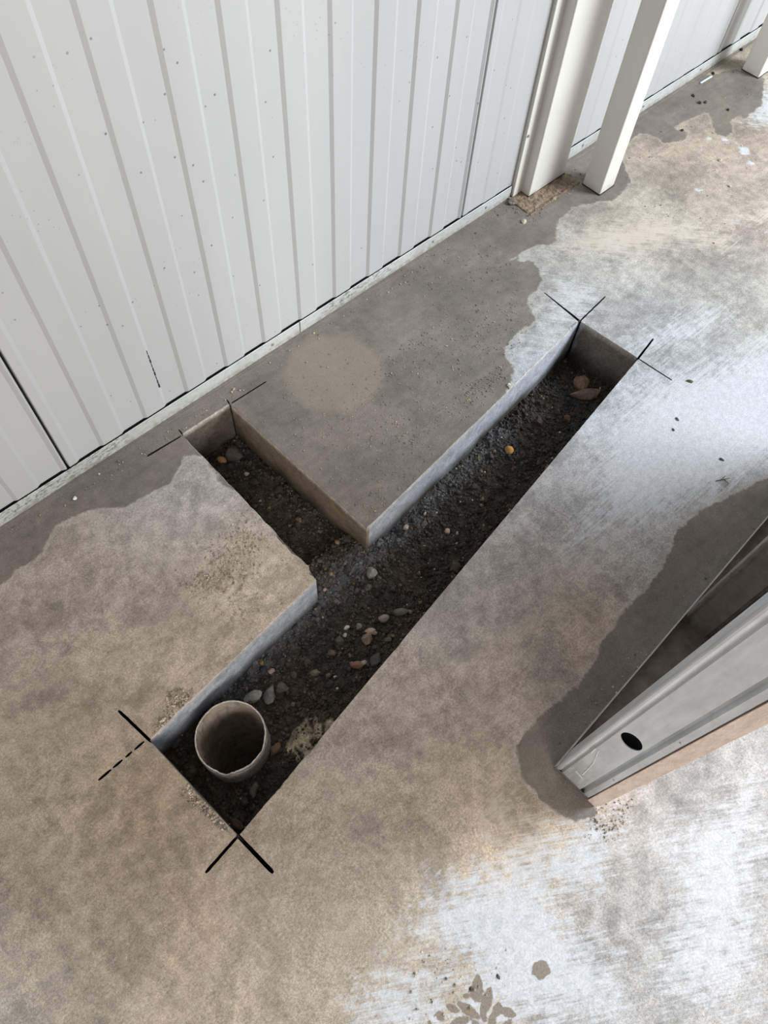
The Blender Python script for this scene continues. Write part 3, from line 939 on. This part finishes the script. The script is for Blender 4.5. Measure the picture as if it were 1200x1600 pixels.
FS = [
    (819, 347, 8, 8, (200, 196, 178), 'pale cream pebble on the damp floor before the mortar pad'),
    (800, 317, 15, 13, (120, 114, 102), 'grey lump wedged between wall base and mortar pad'),
    (117, 779, 6, 6, (226, 222, 214), 'tiny white pebble on the damp floor at left by the wall'),
    (1078, 596, 11, 5, (92, 88, 66), 'dark leaf-like chip on white dust right of the far saw cut'),
    (1127, 718, 8, 4, (70, 68, 64), 'dark chip on white dust at right, nearest to the dark patch'),
    (1058, 655, 8, 4, (80, 78, 74), 'dark chip on white dust, upper of two beside the trench end'),
    (1052, 672, 6, 4, (84, 82, 78), 'dark chip on white dust, lower of two beside the trench end'),
    (1083, 150, 7, 4, (60, 56, 50), 'dark crumb by the right wall foot'),
    (1093, 161, 6, 5, (56, 52, 48), 'dark crumb in the damp patch under the pale splinter'),
    (1114, 115, 6, 4, (40, 38, 34), 'black crumb behind the pale splinter, left of far post'),
    (1137, 172, 5, 4, (40, 38, 34), 'black crumb in the damp patch below the far post'),
    (1158, 78, 6, 4, (30, 28, 26), 'black crumb at the wall foot left of far post'),
    (1102, 160, 8, 4, (70, 64, 56), 'dark flake on damp floor beneath the far panel seam'),
    (1066, 204, 5, 4, (50, 46, 42), 'dark crumb at the tip of the damp tongue'),
    (1125, 251, 7, 5, (190, 180, 162), 'pale pebble on the dry floor before the far damp patch'),
    (1140, 291, 5, 5, (190, 182, 170), 'tiny pale pebble on the dry floor at right'),
    (796, 604, 8, 12, (196, 192, 184), 'pale chip standing on the far-left trench arris'),
    (381, 896, 10, 6, (206, 192, 170), 'pale flake at the foot of the brown sand patch'),
    (372, 927, 6, 8, (196, 182, 160), 'small tan pebble below the brown sand patch'),
    (354, 924, 6, 6, (190, 174, 150), 'tiny tan pebble left of the small tan pebble'),
    (381, 962, 7, 9, (200, 182, 160), 'tan pebble lowest below the brown sand patch'),
    (364, 969, 10, 5, (186, 170, 146), 'tan flake left of the lowest tan pebble'),
    (340, 948, 8, 6, (188, 170, 148), 'tan pebble left of the other flakes on the pale slab'),
    (736, 1545, 6, 5, (80, 76, 70), 'dark crumb above the shoe tread print'),
    (778, 1526, 7, 5, (84, 80, 76), 'dark crumb right of the shoe tread print'),
]
for i, (px, py, w, h, c, lab) in enumerate(FS):
    c = tuple(int(v / 4) * 4 for v in c)
    stone(px, py, w, h, c, lab, -.3 + .2 * i, 0.0, i + 80, .6, .5, 'pebble', 'pebble')

# pale splinter lying on the floor near the far wall
bm = bmesh.new(); a = np.array(fl(1094, 131)); b = np.array(fl(1112, 120)); dv = b - a; L = np.linalg.norm(dv); dv /= L
box(bm, 0, L, -.003, .003, .0005, .004, .001)
o = obj('splinter', bm, mat_stone('pale_plastic', (.55, .62, .64), .1)); o.location = (*a, 0); o.rotation_euler = (0, 0, math.atan2(dv[1], dv[0]))
tag(o, 'thin pale splinter lying on the floor by the far wall foot', 'splinter')
# dry twig on the dust
bm = bmesh.new()
for (p, q) in (((1118, 752), (1140, 748)), ((1126, 751), (1133, 744)), ((1131, 750), (1138, 757))):
    a = Vector((*fl(*p), .002)); b = Vector((*fl(*q), .003)); d = b - a
    r = bmesh.ops.create_cone(bm, segments=5, radius1=.0011, radius2=.0006, depth=d.length, cap_ends=True)
    bmesh.ops.transform(bm, verts=r['verts'], matrix=Matrix.Translation((a + b) / 2) @ d.to_track_quat('Z', 'Y').to_matrix().to_4x4())
tag(obj('twig', bm, mat_stone('dry_twig', (.09, .08, .06))), 'tiny forked dry twig on the white dust at right', 'twig')

# ------------------------------------------------------------------ broken pipe
tp = empty('drain_pipe', (pc[0], pc[1], ZS))
tag(tp, 'broken open drain pipe with ragged rim standing in the near end of the trench', 'pipe')
RO = .0722
SEG = 160
zr = -.040


BITE = [math.atan2(fl(*p, -.040)[1] - pc[1], fl(*p, -.040)[0] - pc[0]) for p in ((350, 1200), (364, 1203), (405, 1168), (322, 1120))]


def rim_h(a):
    z = zr - ZS + .0016 * noise.noise(Vector((math.cos(a) * 3, math.sin(a) * 3, 0))) + .0009 * noise.noise(Vector((math.cos(a) * 14, math.sin(a) * 14, 0)))
    # broken bite on the side that faces the camera
    def bite(a0, w, d):
        t = abs((a - a0 + math.pi) % (2 * math.pi) - math.pi) / w
        return d * max(0, 1 - t ** 4)
    z -= bite(BITE[0], .22, .020) + bite(BITE[1], .06, .007) + bite(BITE[2], .12, .008) + bite(BITE[3], .35, .0025)
    z += .0012 * max(0, noise.noise(Vector((math.cos(a) * 30, math.sin(a) * 30, 4))))
    return z


bmo = bmesh.new(); bmi = bmesh.new(); bmr = bmesh.new()


def ringv(bm, r, zf, lean=.0):
    return [bm.verts.new((math.cos(2 * math.pi * i / SEG) * r(2 * math.pi * i / SEG), math.sin(2 * math.pi * i / SEG) * r(2 * math.pi * i / SEG), zf(2 * math.pi * i / SEG))) for i in range(SEG)]


def bridge(bm, a, b):
    for i in range(SEG): bm.faces.new((a[i], a[(i + 1) % SEG], b[(i + 1) % SEG], b[i]))


def ro(a, k=1): return RO * k * (1 + .006 * math.sin(2 * a) + .004 * noise.noise(Vector((math.cos(a) * 4, math.sin(a) * 4, 5))))
def ri(a): return ro(a) - .0040 - .0012 * noise.noise(Vector((math.cos(a) * 9, math.sin(a) * 9, 2)))


rows = []
for k in range(11):
    t = k / 10
    rows.append(ringv(bmo, lambda a, t=t: ro(a) + .0006 * noise.noise(Vector((math.cos(a) * 6, math.sin(a) * 6, t * 9))) - (.0016 if t == 1 else 0),
                      lambda a, t=t: -.05 + (rim_h(a) + .05) * t))
for k in range(10): bridge(bmo, rows[k], rows[k + 1])
obj('pipe_wall', bmo, M_pipe, tp, True)
a_ = ringv(bmr, lambda a: ro(a) - .0014, lambda a: rim_h(a) - .0002); b_ = ringv(bmr, lambda a: (ro(a) + ri(a)) / 2 + .001 * noise.noise(Vector((math.cos(a) * 20, math.sin(a) * 20, 1))), lambda a: rim_h(a) + .0012)
c_ = ringv(bmr, ri, lambda a: rim_h(a) - .0006)
bridge(bmr, a_, b_); bridge(bmr, b_, c_)
obj('pipe_rim', bmr, M_rim, tp, True)
r1 = ringv(bmi, ri, lambda a: rim_h(a) - .0006); r2 = ringv(bmi, ri, lambda a: -.05); r3 = ringv(bmi, ri, lambda a: -.42)
bridge(bmi, r1, r2); bridge(bmi, r2, r3); bmi.faces.new(r3)
obj('pipe_bore', bmi, M_pipe_in, tp, True)

def wl(px, py, y=YW):
    r_ = ray(px, py); p = np.array([0, 0, H]) + r_ * y / r_[1]; return p


# ------------------------------------------------------------------ ribbed sandwich-panel wall
wall = empty('wall_back', (0, YW, 0)); tag(wall, kind='structure')
ZT = 2.7
yp = .0028


def panel(x0, x1, y=yp, first_bright=.027, first_dark=.089, per=.1178, dp=.0041):
    pts = [(x0 + .0035, y + .016), (x0 + .0035, y + .002), (x0 + .005, y)]
    ev = []
    k = 0
    while True:
        b = x0 + first_bright + per * k; d = x0 + first_dark + per * k
        if b < x1 - .01: ev.append((b, 'b'))
        if d < x1 - .01: ev.append((d, 'd'))
        if b > x1: break
        k += 1
    sw = .0085
    cur = 0
    for x, t in ev:
        if t == 'b':
            pts += [(x - sw / 2, y), (x + sw / 2, y + dp)]
        else:
            pts += [(x - sw / 2, y + dp), (x + sw / 2, y)]
    last = pts[-1][1]
    pts += [(x1 - .004, last), (x1 - .0025, last + .002), (x1 - .0025, y + .016)]
    bm = bmesh.new(); extrude_profile(bm, pts, .0415, ZT)
    o = obj('panel', bm, M_panel, wall)
    return o


panel(-2.401, -1.123); panel(-1.123, .155); panel(.155, 1.433); panel(1.433, 2.722, dp=.0013); panel(2.722, 4.0); panel(4.0, 5.278)
bm = bmesh.new(); box(bm, -2.4, 5.2, .018, .08, 0, ZT)
obj('panel_core', bm, M_dark, wall)
p = wl(229, 548, YW + .004); q = wl(250, 606, YW + .004)
bm = bmesh.new()
for k in range(9):
    t0, t1 = k / 9, (k + .8) / 9; w_ = .0006 + .0005 * (k % 3)
    x0 = p[0] + (q[0] - p[0]) * t0; z0 = p[2] + (q[2] - p[2]) * t0; z1 = p[2] + (q[2] - p[2]) * t1
    box(bm, x0 - w_, x0 + w_, .0030, .0045, z1, z0)
obj('scratch', bm, M_dark, wall)
# base channel in lengths, with screws
bb = empty('baseboard_back', (0, YW, 0)); tag(bb, kind='structure')
for x0, x1 in ((-2.4, .826), (.8285, 1.648), (1.70, 5.2)):
    bm = bmesh.new()
    pts = [(.012, 0), (0, 0), (-.0005, .020), (-.0004, .0385), (.0008, .0395)]
    nx = max(2, int((x1 - x0) / .05)); rows = []
    for i in range(nx + 1):
        x = x0 + (x1 - x0) * i / nx
        rows.append([bm.verts.new((x, y + .0006 * noise.noise(Vector((x * 3, 0, z * 20))), z)) for y, z in pts])
    for i in range(nx):
        for j in range(len(pts) - 1): bm.faces.new((rows[i][j], rows[i + 1][j], rows[i + 1][j + 1], rows[i][j + 1]))
    obj('base_channel', bm, M_base, bb)
scr = bmesh.new(); r = bmesh.ops.create_cone(scr, segments=12, radius1=.0042, radius2=.0034, depth=.003, cap_ends=True)
bmesh.ops.create_cone(scr, segments=6, radius1=.0018, radius2=.0018, depth=.005, cap_ends=True)
bmesh.ops.rotate(scr, verts=scr.verts, matrix=Matrix.Rotation(math.radians(90), 3, 'X'))
M_screw = mat_stone('screw_head', (.30, .30, .28))
s0 = obj('screw', scr, M_screw, bb)
first = True


for px, py in ((426, 537), (677, 374), (761, 315), (912, 222), (1006, 163), (1096, 105), (180, 694)):
    o = s0 if first else s0.copy()
    if not first: COL.objects.link(o); o.parent = bb
    first = False
    p = wl(px, py); o.location = (p[0], -.0012, .022)
# flashing strip beside the pilaster
fs = empty('trim_1', (1.67, YW, 0)); tag(fs, kind='structure')
bm = bmesh.new(); box(bm, -.019, .022, -.008, .006, .004, ZT, .0012); obj('flashing_strip', bm, M_post, fs)
o = s0.copy(); COL.objects.link(o); o.parent = fs; o.location = (-.012, -.0095, .2)

# ------------------------------------------------------------------ steel posts
def post(x0, x1, y0, y1, z0, label, plate=False):
    t = empty('steel_post', ((x0 + x1) / 2, (y0 + y1) / 2, 0)); tag(t, label, 'post')
    w, d = (x1 - x0) / 2, (y1 - y0) / 2
    bm = bmesh.new(); box(bm, -w, w, -d, d, z0, ZT)
    es = [e for e in bm.edges if abs(e.verts[0].co.z - e.verts[1].co.z) > 1]
    bmesh.ops.bevel(bm, geom=es, offset=.004, segments=3, affect='EDGES', profile=.5)
    o = obj('tube', bm, M_post, t, False)
    bm = bmesh.new(); box(bm, -w - .001, w + .001, -d - .001, d + .001, z0 - .003, z0 + .0015)
    obj('foot_gasket', bm, M_dark, t)
    return t


post(1.689, 1.857, 1.060, YW + .0, .004, 'wide cream boxed post flat against the wall, standing on a mortar pad')
post(1.865, 1.936, .926, .993, .002, 'slim square cream steel post standing just in front of the wide one')
post(2.783, 2.853, .951, 1.019, .002, 'square cream steel post farthest away, at the upper right corner')

# rough mortar pad under the pilaster
bm = bmesh.new(); px0, px1, py0, py1 = 1.632, 1.868, 1.000, 1.096
nx, ny = 60, 26; g = [[None] * (ny + 1) for _ in range(nx + 1)]
for i in range(nx + 1):
    for j in range(ny + 1):
        x = px0 + (px1 - px0) * i / nx; y = py0 + (py1 - py0) * j / ny
        e = min(i, nx - i, j) / 2.0
        z = .003 + .0035 * noise.noise(Vector((x * 60, y * 60, 0))) + .0022 * noise.noise(Vector((x * 160, y * 160, 3)))
        if abs((y - py0) - .014) < .004: z -= .003
        z = z if e > 0 else -.004
        jx = .003 * noise.noise(Vector((x * 50, y * 50, 7)))
        g[i][j] = bm.verts.new((x + jx, y + jx, z))
for i in range(nx):
    for j in range(ny): bm.faces.new((g[i][j], g[i + 1][j], g[i + 1][j + 1], g[i][j + 1]))
tag(obj('mortar_pad', bm, mat_stone('brown_mortar', lin(128, 112, 96), .3, 70), None),
    'rough brown mortar pad under the wide post at the wall foot', 'mortar pad')

# ------------------------------------------------------------------ partition frame at the right
ang = math.atan2(-.042 + .071, 1.290 - .482)
pt = empty('partition_frame', (.480, -.071, 0)); pt.rotation_euler = (0, 0, ang * .9)
tag(pt, 'galvanised steel stud partition with a raw board on its far side, standing at the right', 'partition')
HT = 2.5; LT = 1.15
# floor track (U)
bm = bmesh.new()


def sheet(bm, x0, x1, y0, y1, z0, z1, bv=.0003): box(bm, x0, x1, y0, y1, z0, z1)


sheet(bm, 0, LT, -.0828, 0, .0005, .0018);  sheet(bm, 0, LT, -.0830, -.0820, .0005, .034)
obj('floor_track', bm, M_track, pt)
bm = bmesh.new(); box(bm, 0, LT, -.0008, .0006, .0005, .034); obj('track_flange', bm, M_steel, pt)
# dust and crumbs lying in the track


def stud(x, m, hole=True):
    """C stud: profiled web towards the doorway, two flanges with lips"""
    bm = bmesh.new()
    y0, y1 = -.0015, -.0818
    prof = [(x + .042, y0 - .007), (x + .042, y0), (x + .003, y0), (x + .0008, y0 - .0008), (x, y0 - .003), (x, y0 - .006), (x + .0035, y0 - .0105), (x + .0035, y0 - .0125),
            (x + .0005, y0 - .0155), (x + .0005, -.060), (x + .008, -.0625), (x + .008, -.0665), (x, -.0705), (x, y1 + .002), (x + .002, y1), (x + .042, y1), (x + .042, y1 + .007)]
    hc, hy, ry, rz = .356, -.039, .0175, .026
    i0 = 8
    if hole:
        # the flat band between the beads gets a punched service hole
        for seg in (prof[:9], prof[9:]):
            extrude_profile(bm, seg, .002, HT)
        ya, yb = prof[8][1], prof[9][1]; xx = prof[8][0]; z0, z1 = hc - .05, hc + .05
        K = 32; circ = [(hy + ry * math.cos(2 * math.pi * k / K), hc + rz * math.sin(2 * math.pi * k / K)) for k in range(K)]
        rect = []
        for k in range(K):
            c, s_ = math.cos(2 * math.pi * k / K), math.sin(2 * math.pi * k / K)
            hy2 = (ya - hy) if c > 0 else (hy - yb)
            t = min(hy2 / abs(c) if abs(c) > 1e-6 else 9, .05 / abs(s_) if abs(s_) > 1e-6 else 9)
            rect.append((hy + c * t, hc + s_ * t))
        C_ = [bm.verts.new((xx, a, b)) for a, b in circ]; R_ = [bm.verts.new((xx, a, b)) for a, b in rect]; D_ = [bm.verts.new((xx + .0015, a, b)) for a, b in circ]
        for k in range(K):
            bm.faces.new((C_[k], C_[(k + 1) % K], R_[(k + 1) % K], R_[k])); bm.faces.new((C_[k], D_[k], D_[(k + 1) % K], C_[(k + 1) % K]))
        for (ca, cb) in (((ya, z0), (yb, z0)), ((ya, z1), (yb, z1))):
            pass
        # corner fills
        def tri(*p): bm.faces.new([bm.verts.new((xx, a, b)) for a, b in p])
        for sy, yy in ((1, ya), (-1, yb)):
            for sz, zz in ((1, z1), (-1, z0)):
                cand = [r for r in rect if (r[0] - hy) * sy > 1e-6 and (r[1] - hc) * sz > 1e-6]
                on_y = [r for r in cand if abs(r[0] - yy) < 1e-6]; on_z = [r for r in cand if abs(r[1] - zz) < 1e-6]
                pa = max(on_y, key=lambda r: (r[1] - hc) * sz) if on_y else (yy, hc)
                pb = max(on_z, key=lambda r: (r[0] - hy) * sy) if on_z else (hy, zz)
                if abs(pa[1] - zz) > 1e-6 or abs(pb[0] - yy) > 1e-6: tri(pa, (yy, zz), pb)
        for a, b in ((.002, z0), (z1, HT)):
            v = [bm.verts.new((xx, ya, a)), bm.verts.new((xx, yb, a)), bm.verts.new((xx, yb, b)), bm.verts.new((xx, ya, b))]; bm.faces.new(v)
    else:
        extrude_profile(bm, prof, .002, HT)
    return obj('stud', bm, m, pt)


stud(.0, M_steel)
# unseen inner sheet added in the first stud so its hole stays dark
bm = bmesh.new(); extrude_profile(bm, [(.006, -.0045), (.046, -.0045), (.046, -.0795), (.006, -.0795)], .002, HT)
obj('stud_light_block', bm, M_steel, pt)
st2 = stud(.437, M_steel_dusty, False)
st3 = stud(.85, M_steel_dusty, False)
# top track
bm = bmesh.new(); box(bm, 0, LT, -.0828, 0, HT - .002, HT); box(bm, 0, LT, -.001, .0004, HT - .034, HT); box(bm, 0, LT, -.0830, -.0820, HT - .034, HT)
obj('top_track', bm, M_track, pt)
# end flap of the track folded up over the web of the first stud
bm = bmesh.new(); box(bm, -.0016, .0, -.0825, -.001, .0006, .012); obj('track_lip', bm, M_track, pt)
# raw board on the far side
bm = bmesh.new(); zs = [i * HT / 90 for i in range(91)]
prev = None
for z in zs:
    j = .0007 * noise.noise(Vector((0, 0, z * 60))) + .0004 * noise.noise(Vector((0, 4, z * 200)))
    j2 = .0010 * noise.noise(Vector((3, 0, z * 45))) + .0006 * noise.noise(Vector((3, 4, z * 210)))
    ch = .004 if z == 0 else 0
    row = [bm.verts.new(p) for p in ((LT, -.0832, z + .001), (-.001 + j, -.0832 + j * .4, z + .001), (-.001 + j2, -.1032 + j2 * 1.6 + ch, z + .001), (LT, -.1032, z + .001))]
    if prev:
        for k in range(4): bm.faces.new((prev[k], prev[(k + 1) % 4], row[(k + 1) % 4], row[k]))
    else: bm.faces.new(row)
    prev = row
bm.faces.new(prev)
obj('board', bm, M_edge, pt)
# self-drilling screws through web edge
bm = bmesh.new()
def smear(pts_, w):
    for (ya, za), (yb, zb) in zip(pts_, pts_[1:]):
        dy, dz = yb - ya, zb - za; L_ = math.hypot(dy, dz); ny, nz_ = -dz / L_ * w, dy / L_ * w
        k = max(2, int(L_ / .006)); pr = None
        for i in range(k + 1):
            t_ = i / k; q = .7 + .6 * noise.noise(Vector((ya * 90 + i * .7, za * 50, 2)))
            y_, z_ = ya + dy * t_, za + dz * t_
            row = [bm.verts.new((.0004, y_ + ny * q, z_ + nz_ * q)), bm.verts.new((-.0006, y_, z_)), bm.verts.new((.0004, y_ - ny * q, z_ - nz_ * q))]
            if pr:
                for m_ in range(2): bm.faces.new((pr[m_], pr[m_ + 1], row[m_ + 1], row[m_]))
            pr = row
smear([(-.028, .075), (-.046, .070)], .0014); smear([(-.040, .085), (-.034, .17)], .0016); smear([(-.034, .17), (-.022, .235)], .0010); smear([(-.018, .20), (-.0165, .235)], .0022)
obj('plaster_smear', bm, mat_stone('pale_plaster', (.60, .61, .58), .1, 90), pt)
for z in (.18, .47):
    o = s0.copy(); COL.objects.link(o); o.parent = pt; o.name = 'screw'; o.location = (.0, -.075, z); o.rotation_euler = (0, 0, -math.pi / 2); o.scale = (.45, .45, .45)
